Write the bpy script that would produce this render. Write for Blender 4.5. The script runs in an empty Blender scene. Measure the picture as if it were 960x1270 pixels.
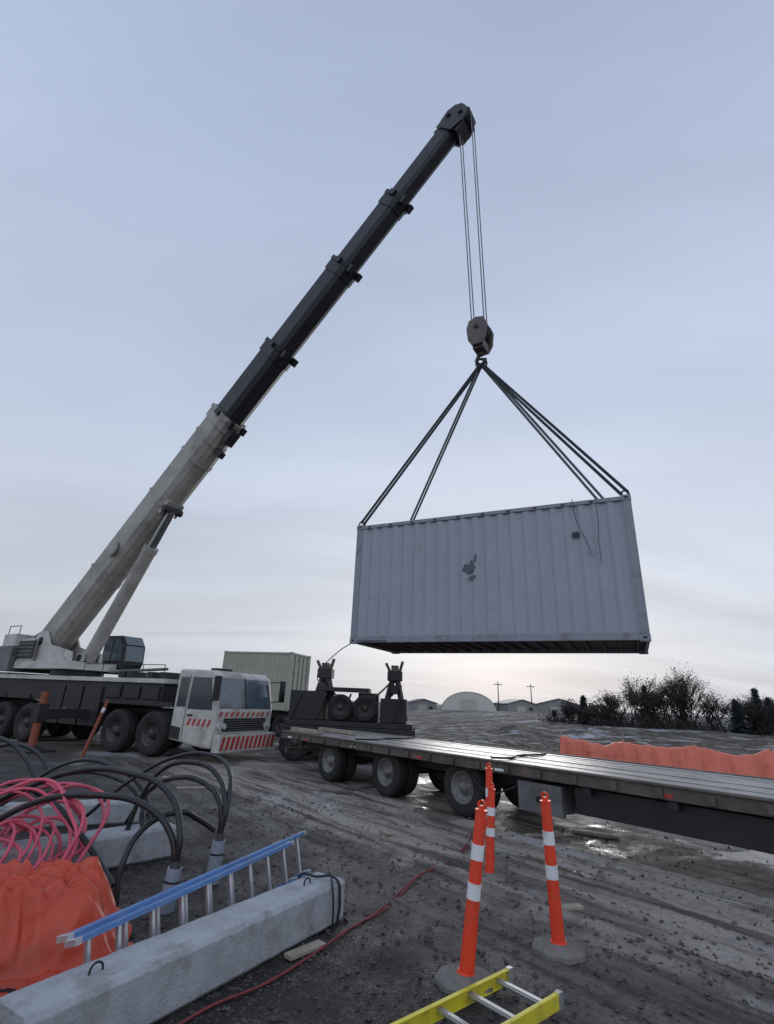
import bpy, math, random
from mathutils import Vector, Matrix, noise
random.seed(7)
R=math.radians
scene=bpy.context.scene
scene.view_settings.view_transform='Standard'
try: scene.view_settings.look='None'
except Exception: pass
scene.view_settings.exposure=0

# ------------------------------------------------------------ materials
def mat(name,col,rough=.6,metal=0,var=.25,scale=3.0,bump=.0,bscale=30,dirt=None,dirtamt=.0,dscale=1.2,spec=.5):
    m=bpy.data.materials.new(name); m.use_nodes=True
    nt=m.node_tree; N=nt.nodes; L=nt.links
    b=N['Principled BSDF']
    b.inputs['Metallic'].default_value=metal
    b.inputs['Specular IOR Level'].default_value=spec
    tc=N.new('ShaderNodeTexCoord')
    n=N.new('ShaderNodeTexNoise'); n.inputs['Scale'].default_value=scale; n.inputs['Detail'].default_value=6; n.inputs['Roughness'].default_value=.65
    L.new(tc.outputs['Object'],n.inputs['Vector'])
    r=N.new('ShaderNodeValToRGB')
    r.color_ramp.elements[0].position=.3; r.color_ramp.elements[1].position=.7
    r.color_ramp.elements[0].color=tuple(c*(1-var) for c in col)+(1,)
    r.color_ramp.elements[1].color=tuple(min(1,c*(1+var*.6)) for c in col)+(1,)
    L.new(n.outputs['Fac'],r.inputs['Fac'])
    out=r.outputs['Color']
    if dirt:
        n2=N.new('ShaderNodeTexNoise'); n2.inputs['Scale'].default_value=dscale; n2.inputs['Detail'].default_value=8; n2.inputs['Roughness'].default_value=.7
        L.new(tc.outputs['Object'],n2.inputs['Vector'])
        mr=N.new('ShaderNodeMapRange'); mr.inputs['From Min'].default_value=.62-.35*dirtamt; mr.inputs['From Max'].default_value=.85-.25*dirtamt
        mr.inputs['To Max'].default_value=.9
        L.new(n2.outputs['Fac'],mr.inputs['Value'])
        mx=N.new('ShaderNodeMix'); mx.data_type='RGBA'
        L.new(mr.outputs['Result'],mx.inputs['Factor']); L.new(out,mx.inputs[6]); mx.inputs[7].default_value=tuple(dirt)+(1,)
        out=mx.outputs[2]
    L.new(out,b.inputs['Base Color'])
    rr=N.new('ShaderNodeMapRange'); rr.inputs['To Min'].default_value=max(.03,rough-.12); rr.inputs['To Max'].default_value=min(1,rough+.15)
    L.new(n.outputs['Fac'],rr.inputs['Value']); L.new(rr.outputs['Result'],b.inputs['Roughness'])
    if bump>0:
        n3=N.new('ShaderNodeTexNoise'); n3.inputs['Scale'].default_value=bscale; n3.inputs['Detail'].default_value=6
        L.new(tc.outputs['Object'],n3.inputs['Vector'])
        bp=N.new('ShaderNodeBump'); bp.inputs['Strength'].default_value=bump; bp.inputs['Distance'].default_value=.02
        L.new(n3.outputs['Fac'],bp.inputs['Height']); L.new(bp.outputs['Normal'],b.inputs['Normal'])
    return m
MUD=(.07,.055,.04)
M_white=mat('crane_white_paint',(.52,.50,.46),.45,dirt=MUD,dirtamt=.35,dscale=1.4,var=.16)
M_boomw=mat('boom_offwhite_paint',(.38,.36,.32),.5,dirt=(.12,.10,.085),dirtamt=.4,dscale=.9,var=.22,scale=1.2)
M_boomk=mat('boom_dark_paint',(.013,.014,.021),.45,var=.35,scale=1.5)
M_black=mat('black_steel',(.016,.016,.018),.5,var=.4,dirt=(.04,.034,.028),dirtamt=.2)
M_dark=mat('dark_muddy_steel',(.020,.020,.023),.6,var=.4,dirt=(.045,.036,.03),dirtamt=.5)
M_grey=mat('grey_steel',(.16,.16,.165),.5,.3,var=.3,dirt=MUD,dirtamt=.4)
M_chrome=mat('cylinder_rod_chrome',(.35,.35,.36),.3,1,var=.1)
M_glass=mat('dark_window_glass',(.03,.04,.05),.08,0,var=.1,spec=.8)
M_glassl=mat('windshield_glass',(.08,.11,.13),.08,0,var=.3,spec=1.0)
M_tire=mat('tire_rubber',(.018,.017,.017),.85,var=.3,bump=.4,bscale=25,dirt=(.045,.036,.03),dirtamt=.5,dscale=3)
M_rim=mat('wheel_rim_steel',(.07,.066,.062),.55,.3,dirt=(.04,.034,.028),dirtamt=.6,dscale=4)
M_rim2=mat('trailer_rim_steel',(.20,.195,.19),.5,.3,dirt=(.06,.05,.04),dirtamt=.5,dscale=4)
M_rust=mat('rusty_trailer_steel',(.085,.072,.064),.6,var=.5,dirt=(.18,.13,.10),dirtamt=.5,dscale=2,bump=.2)
M_red=mat('red_reflective_paint',(.48,.035,.03),.4,var=.2,dirt=(.2,.12,.1),dirtamt=.3,dscale=5)
M_wht=mat('white_reflective_tape',(.74,.75,.76),.35,var=.08,dirt=(.3,.25,.2),dirtamt=.25,dscale=9)
M_orange=mat('delineator_orange_plastic',(.80,.060,.020),.42,var=.14,dirt=(.25,.09,.05),dirtamt=.3,dscale=6)
M_ojack=mat('orange_jack_paint',(.30,.075,.03),.6,var=.3,dirt=MUD,dirtamt=.5,dscale=3)
M_rubber=mat('rubber_base',(.20,.185,.17),.75,var=.4,bump=.4,dirt=MUD,dirtamt=.45,dscale=7)
M_cont=mat('container_grey_paint',(.315,.335,.385),.5,var=.09,scale=.9,dirt=(.23,.22,.215),dirtamt=.15,dscale=2.6)
M_contf=mat('container_frame_paint',(.25,.265,.305),.5,var=.14,dirt=(.12,.10,.09),dirtamt=.35,dscale=4)
M_under=mat('container_underside',(.05,.045,.045),.7,var=.5,dirt=(.10,.045,.03),dirtamt=.5,dscale=3)
M_tan=mat('tan_paint',(.40,.385,.31),.6,var=.1,dirt=(.2,.18,.14),dirtamt=.15)
M_conc=mat('precast_concrete',(.36,.38,.395),.8,var=.22,scale=5,bump=.45,bscale=45,dirt=(.15,.135,.12),dirtamt=.38,dscale=3.5)
M_blue=mat('blue_fiberglass',(.10,.22,.46),.4,var=.2,dirt=(.28,.30,.33),dirtamt=.25,dscale=7)
M_alu=mat('aluminium_rung',(.55,.56,.58),.35,.7,var=.15)
M_yel=mat('yellow_fiberglass',(.70,.60,.04),.4,var=.12,dirt=(.25,.2,.08),dirtamt=.35,dscale=8)
M_cable=mat('black_cable',(.014,.014,.016),.42,var=.3,dirt=(.05,.045,.04),dirtamt=.3,dscale=5)
M_pink=mat('pink_hose',(.66,.10,.16),.45,var=.3)
M_cord=mat('red_cord',(.20,.035,.035),.6,var=.3)
M_sleeve=mat('grey_conduit_sleeve',(.30,.34,.40),.45,var=.3,scale=8,dirt=(.10,.09,.08),dirtamt=.4,dscale=8)
M_wood=mat('wood_plank',(.36,.31,.24),.8,var=.3,scale=8,dirt=MUD,dirtamt=.3)
M_deck=mat('trailer_wood_deck',(.27,.255,.24),.38,var=.45,scale=2.2,bump=.3,dirt=(.10,.08,.065),dirtamt=.45,dscale=1.8)
M_slingd=mat('dark_sling_webbing',(.02,.025,.03),.8,var=.3)
M_slingg=mat('green_grey_sling',(.09,.12,.115),.8,var=.3)
M_rope=mat('wire_rope',(.18,.18,.19),.5,.3,var=.4,scale=10)
M_block=mat('hook_block_paint',(.13,.10,.095),.5,var=.5)
M_bark=mat('bark',(.030,.024,.021),.9,var=.4)
M_leaf=mat('bush_foliage',(.030,.026,.020),.9,var=.6,scale=.5)
M_need=mat('conifer_needles',(.016,.021,.017),.9,var=.5,scale=.7)
M_dome=mat('dome_fabric',(.50,.49,.44),.6,var=.08)
M_shed=mat('shed_cladding',(.24,.23,.22),.7,var=.15)
M_logo=mat('faded_logo_paint',(.09,.10,.125),.6,var=.6,scale=14)
M_lamp=mat('headlamp_lens',(.5,.5,.5),.1,var=.2)
M_silt=mat('pale_rubble',(.33,.32,.30),.85,var=.4)

def mat_tarp(name,col,st=.35,dist=.03):
    m=mat(name,col,.40,var=.22,scale=3,dirt=(.22,.07,.035),dirtamt=.3,dscale=3)
    nt=m.node_tree;N=nt.nodes;L=nt.links;b=N['Principled BSDF']
    tc=N.new('ShaderNodeTexCoord')
    n=N.new('ShaderNodeTexNoise'); n.noise_type='RIDGED_MULTIFRACTAL'; n.inputs['Scale'].default_value=3.5; n.inputs['Detail'].default_value=3; n.inputs['Distortion'].default_value=.8
    L.new(tc.outputs['Object'],n.inputs['Vector'])
    bp=N.new('ShaderNodeBump'); bp.inputs['Strength'].default_value=st; bp.inputs['Distance'].default_value=dist
    L.new(n.outputs['Fac'],bp.inputs['Height']); L.new(bp.outputs['Normal'],b.inputs['Normal'])
    return m
M_tarp=mat_tarp('orange_tarp',(.58,.062,.022),.55,.045)
M_tarp2=mat_tarp('orange_insulated_tarp',(.74,.17,.10),.5,.04)

# ------------------------------------------------------------ mesh builder
class MB:
    def __init__(s): s.v=[];s.f=[];s.m=[];s.sm=[];s.mats=[]
    def mi(s,m):
        if m not in s.mats: s.mats.append(m)
        return s.mats.index(m)
    def add(s,vs,fs,m,smooth=False):
        o=len(s.v); s.v+= [tuple(v) for v in vs]; k=s.mi(m)
        for f in fs: s.f.append([i+o for i in f]); s.m.append(k); s.sm.append(smooth)
    def box(s,lo,hi,m):
        x0,y0,z0=lo;x1,y1,z1=hi
        vs=[(x0,y0,z0),(x1,y0,z0),(x1,y1,z0),(x0,y1,z0),(x0,y0,z1),(x1,y0,z1),(x1,y1,z1),(x0,y1,z1)]
        s.add(vs,[(0,3,2,1),(4,5,6,7),(0,1,5,4),(1,2,6,5),(2,3,7,6),(3,0,4,7)],m)
    def obox(s,c,ax,hs,m):
        c=Vector(c);a,b,d=[Vector(q)*h for q,h in zip(ax,hs)]
        vs=[c-a-b-d,c+a-b-d,c+a+b-d,c-a+b-d,c-a-b+d,c+a-b+d,c+a+b+d,c-a+b+d]
        s.add(vs,[(0,3,2,1),(4,5,6,7),(0,1,5,4),(1,2,6,5),(2,3,7,6),(3,0,4,7)],m)
    def prism(s,poly,y0,y1,m):   # poly in xz
        n=len(poly)
        vs=[(p[0],y0,p[1]) for p in poly]+[(p[0],y1,p[1]) for p in poly]
        fs=[tuple(range(n)),tuple(range(2*n-1,n-1,-1))]+[(i,i+n,(i+1)%n+n,(i+1)%n) for i in range(n)]
        s.add(vs,fs,m)
    def beam(s,p1,p2,w,h,m,up=(0,0,1)):
        p1=Vector(p1);p2=Vector(p2);d=(p2-p1);l=d.length;d.normalize()
        sd=d.cross(Vector(up)).normalized();u=sd.cross(d)
        s.obox((p1+p2)/2,(d,sd,u),(l/2,w/2,h/2),m)
    def cyl(s,p1,p2,r1,r2,m,seg=14,cap=True):
        p1=Vector(p1);p2=Vector(p2);d=(p2-p1).normalized()
        a=d.orthogonal().normalized();b=d.cross(a)
        vs=[]
        for p,r in((p1,r1),(p2,r2)):
            for i in range(seg):
                t=2*math.pi*i/seg; vs.append(p+a*r*math.cos(t)+b*r*math.sin(t))
        s.add(vs,[(i,(i+1)%seg,(i+1)%seg+seg,i+seg) for i in range(seg)],m,True)
        if cap:
            s.add(vs,[tuple(range(seg-1,-1,-1)),tuple(range(seg,2*seg))],m,False)
    def lathe(s,c,axis,prof,m,seg=28):
        c=Vector(c);d=Vector(axis).normalized();a=d.orthogonal().normalized();b=d.cross(a)
        n=len(prof);vs=[]
        for i in range(seg):
            t=2*math.pi*i/seg;e=a*math.cos(t)+b*math.sin(t)
            for r,h in prof: vs.append(c+e*r+d*h)
        fs=[]
        for i in range(seg):
            j=(i+1)%seg
            for k in range(n-1): fs.append((i*n+k,j*n+k,j*n+k+1,i*n+k+1))
        s.add(vs,fs,m,True)
    def panel(s,cs,t,m):
        cs=[Vector(c) for c in cs]; n=(cs[1]-cs[0]).cross(cs[2]-cs[0]).normalized()
        k=len(cs);vs=cs+[c+n*t for c in cs]
        s.add(vs,[tuple(range(k-1,-1,-1)),tuple(range(k,2*k))]+[(i,(i+1)%k,(i+1)%k+k,i+k) for i in range(k)],m)
    def wheel(s,c,r,w,side,rim=None):  # axis Y
        rim=rim or M_rim
        h=w/2
        s.lathe(c,(0,1,0),[(r*.56,-h*.8),(r*.62,-h),(r*.85,-h*1.02),(r*.95,-h*.9),(r,-h*.65),(r*.985,-h*.3),(r*.985,-h*.25),(r,-h*.2),(r,h*.2),(r*.985,h*.25),(r*.985,h*.3),(r,h*.65),(r*.95,h*.9),(r*.85,h*1.02),(r*.62,h),(r*.56,h*.8)],M_tire,32)
        k=side*h
        s.lathe(c,(0,1,0),[(r*.57,k*.9),(r*.54,k*.92),(r*.5,k*.45),(r*.3,k*.15),(r*.24,k*.2),(r*.2,k*.75),(r*.12,k*.95),(0.001,k*.95)],rim,24)
        s.lathe(c,(0,1,0),[(r*.57,-k*.8),(.001,-k*.5)],M_black,16)
        cx,cy,cz=c
        for i in range(10):
            t=i*math.pi/5
            p=(cx+r*.3*math.cos(t),cy+k*.12,cz+r*.3*math.sin(t)); q=(p[0],cy+k*.32,p[2])
            s.cyl(p,q,r*.035,r*.03,rim,6)
    def build(s,name,parent=None,bevel=0):
        me=bpy.data.meshes.new(name); me.from_pydata(s.v,[],s.f)
        for m in s.mats: me.materials.append(m)
        me.polygons.foreach_set('material_index',s.m); me.polygons.foreach_set('use_smooth',s.sm)
        me.update(); o=bpy.data.objects.new(name,me); scene.collection.objects.link(o)
        if parent: o.parent=parent
        if bevel:
            b=o.modifiers.new('bevel','BEVEL'); b.width=bevel;b.segments=2;b.limit_method='ANGLE';b.angle_limit=R(40); b.harden_normals=False
        return o
def empty(name,loc=(0,0,0),rz=0,parent=None):
    e=bpy.data.objects.new(name,None); scene.collection.objects.link(e); e.location=loc; e.rotation_euler=(0,0,rz)
    e.empty_display_size=.3
    if parent: e.parent=parent
    return e
def tube(name,pts,r,m,parent=None,cyclic=False):
    c=bpy.data.curves.new(name,'CURVE'); c.dimensions='3D'; c.bevel_depth=r; c.bevel_resolution=3; c.resolution_u=10
    s=c.splines.new('BEZIER'); s.bezier_points.add(len(pts)-1)
    for b,p in zip(s.bezier_points,pts): b.co=p; b.handle_left_type=b.handle_right_type='AUTO'
    s.use_cyclic_u=cyclic; c.materials.append(m); c.use_fill_caps=True
    o=bpy.data.objects.new(name,c); scene.collection.objects.link(o)
    if parent:o.parent=parent
    return o
def sst(a,b,x):
    t=max(0,min(1,(x-a)/(b-a))); return t*t*(3-2*t)
def nz(x,y,z=0): return noise.noise(Vector((x,y,z)))

# ------------------------------------------------------------ camera
cam_d=bpy.data.cameras.new('camera'); cam=bpy.data.objects.new('camera',cam_d); scene.collection.objects.link(cam)
cam_d.sensor_fit='VERTICAL'; cam_d.sensor_height=24; cam_d.sensor_width=24; cam_d.lens=24*620/1270
cam_d.clip_start=.05; cam_d.clip_end=3000
cam.matrix_world=Matrix.Translation((0,0,1.9))@Matrix.Rotation(R(90+20.76),4,'X')@Matrix.Rotation(R(2.5),4,'Z')
scene.camera=cam

# ------------------------------------------------------------ world sky
SUN_AZ=R(13); SUN_EL=R(9)
w=bpy.data.worlds.new('World'); scene.world=w; w.use_nodes=True
nt=w.node_tree;N=nt.nodes;L=nt.links
for n in list(N): N.remove(n)
out=N.new('ShaderNodeOutputWorld'); bg=N.new('ShaderNodeBackground'); L.new(bg.outputs[0],out.inputs[0])
tc=N.new('ShaderNodeTexCoord'); sky=N.new('ShaderNodeTexSky'); sky.sky_type='NISHITA'; sky.sun_disc=False
sky.sun_elevation=SUN_EL; sky.sun_rotation=SUN_AZ; sky.air_density=1.2; sky.dust_density=2.5
sk=N.new('ShaderNodeVectorMath'); sk.operation='SCALE'; sk.inputs['Scale'].default_value=.09; L.new(sky.outputs[0],sk.inputs[0])
nm=N.new('ShaderNodeVectorMath'); nm.operation='NORMALIZE'; L.new(tc.outputs['Generated'],nm.inputs[0])
sp=N.new('ShaderNodeSeparateXYZ'); L.new(nm.outputs[0],sp.inputs[0])
ramp=N.new('ShaderNodeValToRGB'); cr=ramp.color_ramp
cr.elements[0].position=0; cr.elements[0].color=(.55,.58,.64,1)
cr.elements[1].position=1; cr.elements[1].color=(.40,.48,.65,1)
for p,c in((.10,(.58,.615,.68)),(.28,(.575,.64,.76)),(.55,(.53,.61,.785)),(.8,(.455,.54,.72))):
    e=cr.elements.new(p); e.color=c+(1,)
L.new(sp.outputs['Z'],ramp.inputs['Fac'])
def M(op,a,b=None,c=None,clamp=False):
    n=N.new('ShaderNodeMath'); n.operation=op; n.use_clamp=clamp
    for i,x in enumerate((a,b,c)):
        if x is None: continue
        if isinstance(x,(int,float)): n.inputs[i].default_value=x
        else: L.new(x,n.inputs[i])
    return n.outputs[0]
zz=M('ADD',M('MAXIMUM',sp.outputs['Z'],0.0),.14)
cx=M('DIVIDE',sp.outputs['X'],zz); cy=M('DIVIDE',sp.outputs['Y'],zz)
cb=N.new('ShaderNodeCombineXYZ'); L.new(cx,cb.inputs[0]); L.new(cy,cb.inputs[1])
mp=N.new('ShaderNodeMapping'); mp.inputs['Rotation'].default_value=(0,0,R(28)); mp.inputs['Scale'].default_value=(.30,.85,1); L.new(cb.outputs[0],mp.inputs[0])
cn=N.new('ShaderNodeTexNoise'); cn.inputs['Scale'].default_value=1.0; cn.inputs['Detail'].default_value=6; cn.inputs['Roughness'].default_value=.52; cn.inputs['Distortion'].default_value=.6
L.new(mp.outputs[0],cn.inputs['Vector'])
cf=N.new('ShaderNodeMapRange'); cf.inputs['From Min'].default_value=.32; cf.inputs['From Max'].default_value=.68; cf.inputs['To Min'].default_value=.84; cf.inputs['To Max'].default_value=1.12
L.new(cn.outputs['Fac'],cf.inputs['Value'])
v1=N.new('ShaderNodeVectorMath'); v1.operation='SCALE'; L.new(ramp.outputs[0],v1.inputs[0]); L.new(cf.outputs[0],v1.inputs['Scale'])
sd=Vector((math.sin(SUN_AZ)*math.cos(R(5)),math.cos(SUN_AZ)*math.cos(R(5)),math.sin(R(5))))
dt=N.new('ShaderNodeVectorMath'); dt.operation='DOT_PRODUCT'; L.new(nm.outputs[0],dt.inputs[0]); dt.inputs[1].default_value=sd
dp=M('MAXIMUM',dt.outputs['Value'],0.0)
g=M('ADD',M('MULTIPLY',M('POWER',dp,5.0),.13),M('MULTIPLY',M('POWER',dp,60.0),.05))
gm=M('MULTIPLY',g,cf.outputs[0])
gc=N.new('ShaderNodeVectorMath'); gc.operation='SCALE'; gc.inputs[0].default_value=(1.0,1.0,.99); L.new(gm,gc.inputs['Scale'])
v2=N.new('ShaderNodeVectorMath'); v2.operation='ADD'; L.new(v1.outputs[0],v2.inputs[0]); L.new(gc.outputs[0],v2.inputs[1])
bk=M('MULTIPLY',M('MAXIMUM',M('MULTIPLY',sp.outputs['Y'],-1.0),0.0),.5)  # added fill: sky behind the camera brightened to light camera-facing sides
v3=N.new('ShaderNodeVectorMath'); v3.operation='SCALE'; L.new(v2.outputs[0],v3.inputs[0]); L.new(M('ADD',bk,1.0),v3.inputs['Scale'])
mx=N.new('ShaderNodeMix'); mx.data_type='RGBA'; mx.inputs['Factor'].default_value=.97
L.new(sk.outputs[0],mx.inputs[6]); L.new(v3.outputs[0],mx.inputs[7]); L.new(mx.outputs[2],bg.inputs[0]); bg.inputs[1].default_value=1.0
sl=bpy.data.lights.new('sun','SUN'); sl.energy=.5; sl.angle=R(16); sl.color=(1,.97,.94)
so=bpy.data.objects.new('sun',sl); scene.collection.objects.link(so)
sv=Vector((math.sin(SUN_AZ)*math.cos(SUN_EL),math.cos(SUN_AZ)*math.cos(SUN_EL),math.sin(SUN_EL)))
so.rotation_euler=sv.to_track_quat('Z','Y').to_euler(); so.location=(10,40,20)

# ------------------------------------------------------------ ground
def qq(x,y): return -((x+2.7)*.774+(y-15.4)*.633)
def aa(x,y): return (x+2.7)*.633-(y-15.4)*.774
RUTS=((.25,.045,.13),(.85,.035,.12),(1.45,.05,.14),(2.05,.03,.11),(2.6,.035,.12),(3.9,.015,.12),(4.6,.015,.12))
def gh(x,y):
    z=.016*nz(x*1.1,y*1.1)+.014*nz(x*3.5,y*3.5,5)+.009*nz(x*11,y*11,9)
    if 2<y<25 and -10<x<14:
        q=qq(x,y); a=aa(x,y)
        wv=.12*nz(a*.5,3.3)
        for c,d,wd in RUTS:
            e=(q+wv-c)/wd
            if abs(e)<4: z+=-d*math.exp(-e*e)+d*.5*math.exp(-(abs(e)-1.9)**2)
    t=sst(19,30,y)
    if t>0:
        z+=t*(.16*nz(x*.16,y*.22,2)+.06*nz(x*.5,y*.6,4)+.05*nz(x*1.7,y*1.7,6))*sst(-30,4,x)
        z+=sst(26,48,y)*sst(3,18,x)*.95
        z+=.40*math.exp(-((y-30)/2.5)**2)*sst(3,6,x)*(1-sst(16,24,x))*(.7+.9*nz(x*.9,1))
        z+=.45*math.exp(-((y-38)/3)**2)*sst(-8,2,x)*(1-sst(14,24,x))*(.6+1.0*nz(x*.6,4))
    return z
def axis(lo,hi,st,mn,mx):
    a=[];x=lo
    while x<hi: a.append(x); x+=st
    l=[];x=lo;s=st
    while x>mn: s*=1.13; x-=s; l.append(x)
    r=[];x=a[-1];s=st
    while x<mx: s*=1.13; x+=s; r.append(x)
    return l[::-1]+a+r
def refine(a,lo,hi,mxs):
    o=[a[0]]
    for b in a[1:]:
        p=o[-1]
        if lo<b<hi and b-p>mxs:
            k=int(math.ceil((b-p)/mxs))
            for i in range(1,k): o.append(p+(b-p)*i/k)
        o.append(b)
    return o
xs=refine(axis(-4.5,7,.055,-700,700),-14,36,.3); ys=refine(axis(3.0,13.5,.055,-300,1500),12,50,.3)
nx,ny=len(xs),len(ys)
vs=[(x,y,gh(x,y)) for y in ys for x in xs]
fs=[(j*nx+i,j*nx+i+1,(j+1)*nx+i+1,(j+1)*nx+i) for j in range(ny-1) for i in range(nx-1)]
me=bpy.data.meshes.new('ground'); me.from_pydata(vs,[],fs); me.polygons.foreach_set('use_smooth',[True]*len(fs)); me.update()
ground=bpy.data.objects.new('ground',me); scene.collection.objects.link(ground)
m=bpy.data.materials.new('muddy_gravel_ground'); m.use_nodes=True; nt=m.node_tree;N=nt.nodes;L=nt.links;b=N['Principled BSDF']
geo=N.new('ShaderNodeNewGeometry'); P=geo.outputs['Position']
def NZ(scale,det=6,rough=.6,vec=None,dist=0):
    n=N.new('ShaderNodeTexNoise'); n.inputs['Scale'].default_value=scale;n.inputs['Detail'].default_value=det;n.inputs['Roughness'].default_value=rough;n.inputs['Distortion'].default_value=dist
    L.new(vec or P,n.inputs['Vector']); return n.outputs['Fac']
def MR(v,a,b2,c,d):
    n=N.new('ShaderNodeMapRange'); n.interpolation_type='SMOOTHSTEP'
    for k,x in zip(('From Min','From Max','To Min','To Max'),(a,b2,c,d)): n.inputs[k].default_value=x
    L.new(v,n.inputs['Value']); return n.outputs['Result']
def MX(f,a,b2):
    n=N.new('ShaderNodeMix'); n.data_type='RGBA'
    for i,x in((0,f),(6,a),(7,b2)):
        if isinstance(x,tuple): n.inputs[i].default_value=x+(1,)
        elif isinstance(x,(int,float)): n.inputs[i].default_value=x
        else: L.new(x,n.inputs[i])
    return n.outputs[2]
def DOT(v):
    n=N.new('ShaderNodeVectorMath'); n.operation='DOT_PRODUCT'; L.new(P,n.inputs[0]); n.inputs[1].default_value=v; return n.outputs['Value']
q=M('ADD',DOT((-.774,-.633,0)),7.66); al=DOT((.633,-.774,0)); py=DOT((0,1,0))
far=MR(py,13,22,0,1)
big=NZ(.35,4); med=NZ(1.6,6); fine=NZ(14,5,.7)
vor=N.new('ShaderNodeTexVoronoi'); vor.inputs['Scale'].default_value=38; L.new(P,vor.inputs['Vector'])
vor2=N.new('ShaderNodeTexVoronoi'); vor2.inputs['Scale'].default_value=85; L.new(P,vor2.inputs['Vector'])
sepc=N.new('ShaderNodeSeparateColor'); L.new(vor.outputs['Color'],sepc.inputs[0])
gr=N.new('ShaderNodeValToRGB'); gr.color_ramp.elements[0].color=(.009,.008,.0075,1); gr.color_ramp.elements[1].color=(.10,.09,.082,1); e=gr.color_ramp.elements.new(.75); e.color=(.024,.020,.018,1)
L.new(sepc.outputs[0],gr.inputs['Fac'])
grav=MX(MR(med,.35,.7,0,.7),gr.outputs[0],(.027,.0205,.017))
stv=N.new('ShaderNodeCombineXYZ'); L.new(M('MULTIPLY',al,.20),stv.inputs[0]); L.new(M('MULTIPLY',q,2.4),stv.inputs[1])
streak=NZ(1.5,6,.6,stv.outputs[0],.4)
mudc=MX(MR(streak,.36,.58,0,1),(.078,.060,.048),(.36,.315,.275))
mudc=MX(MR(fine,.45,.75,0,.55),mudc,(.09,.072,.06))
edge=M('ADD',q,M('MULTIPLY',M('SUBTRACT',med,.5),2.2))
road=MR(edge,2.0,3.3,1,0)
left=MR(M('ADD',edge,M('MULTIPLY',big,3.0)),3.6,7.0,.40,0)
mask=M('MAXIMUM',road,left)
col=MX(mask,grav,mudc)
fv=N.new('ShaderNodeMapping'); fv.inputs['Scale'].default_value=(.35,1.0,1); L.new(P,fv.inputs[0])
fn=NZ(.55,7,.68,fv.outputs[0],.3)
field=MX(MR(NZ(.8,6,.7),.35,.65,0,1),(.055,.043,.035),(.15,.125,.10))
field=MX(MR(fn,.53,.61,0,.9),field,(.42,.43,.45))
col=MX(far,col,field)
slv=N.new('ShaderNodeCombineXYZ'); L.new(M('MULTIPLY',al,.45),slv.inputs[0]); L.new(M('MULTIPLY',q,1.6),slv.inputs[1])
sl_=M('MULTIPLY',MR(NZ(1.0,8,.74,slv.outputs[0],.3),.53,.64,0,.8),MR(edge,1.0,3.0,1,0))
col=MX(sl_,col,(.44,.44,.44))
pud=MR(NZ(.55,4,.5,None,.6),.56,.60,0,1)
pstreak=MR(streak,.30,.37,1,0)
nofar=M('SUBTRACT',1.0,M('MULTIPLY',far,.97))
pz=M('MULTIPLY',M('MULTIPLY',M('MAXIMUM',pud,pstreak),MR(edge,.2,2.4,1,0)),nofar)
col=MX(M('MULTIPLY',pz,.6),col,(.055,.045,.037))
L.new(col,b.inputs['Base Color'])
rg=MR(med,.3,.7,.45,.8)
rgm=N.new('ShaderNodeMix'); L.new(pz,rgm.inputs[0]); L.new(rg,rgm.inputs[2]); rgm.inputs[3].default_value=.12
rgf=N.new('ShaderNodeMix'); L.new(far,rgf.inputs[0]); L.new(rgm.outputs[0],rgf.inputs[2]); rgf.inputs[3].default_value=.85; L.new(rgf.outputs[0],b.inputs['Roughness'])
L.new(MR(far,0,1,.45,.15),b.inputs['Specular IOR Level'])
hh=M('ADD',M('ADD',M('MULTIPLY',vor.outputs['Distance'],-.5),M('MULTIPLY',vor2.outputs['Distance'],-.25)),M('MULTIPLY',fine,1.1))
bp=N.new('ShaderNodeBump'); bp.inputs['Distance'].default_value=.035; L.new(hh,bp.inputs['Height']); L.new(MR(pz,0,1,.75,.08),bp.inputs['Strength']); L.new(bp.outputs[0],b.inputs['Normal'])
me.materials.append(m)

mb=MB(); M_st=mat('gravel_stone',(.085,.077,.07),.8,var=.75,scale=6)
for i in range(8500):
    y=3.0+8.5*random.random()**1.5; x=random.uniform(-.9,.95)*(y+.5)
    q_=qq(x,y)
    if q_<2.0 and random.random()<.7: continue
    s=random.choice((.006,.008,.01,.013,.018,.024))*random.uniform(.8,1.3)
    z=gh(x,y)+s*.3
    a=random.random()*6.28; ca,sa=math.cos(a),math.sin(a)
    vv=[]
    for (u,v_,w_) in((1,0,0),(0,1,0),(-1,0,0),(0,-1,0),(0,0,.7),(0,0,-.7)):
        u*=random.uniform(.7,1.4);v_*=random.uniform(.6,1.1)
        vv.append((x+s*(u*ca-v_*sa),y+s*(u*sa+v_*ca),z+s*w_+random.uniform(-.2,.2)*s))
    mb.add(vv,[(0,1,4),(1,2,4),(2,3,4),(3,0,4),(1,0,5),(2,1,5),(3,2,5),(0,3,5)],M_st)
mb.build('gravel')
mb=MB(); M_cl=mat('mud_clod',(.12,.10,.085),.85,var=.65)
for i in range(3400):
    a_=random.uniform(2,22); q_=random.choice((-.1,.5,1.2,1.8,2.3,2.9,3.2,-5,-7,-9,-11,-14))+random.gauss(0,.3)
    x=-2.7+.633*a_-.774*q_; y=15.4-.774*a_-.633*q_
    if q_<-3: x+=random.uniform(-4,4); y+=random.uniform(0,16)
    if y<3: continue
    s=random.uniform(.008,.032)*(2.8 if q_<-3 else 1)
    c=Vector((x,y,gh(x,y)+s*.1)); vv=[c+Vector(p)*s*random.uniform(.6,1.3) for p in((1,0,0),(0,1,0),(-1,0,0),(0,-1,0),(0,0,.6),(0,0,-.7))]
    mb.add(vv,[(0,1,4),(1,2,4),(2,3,4),(3,0,4),(1,0,5),(2,1,5),(3,2,5),(0,3,5)],M_cl)
mb.build('mud_clods')

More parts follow.
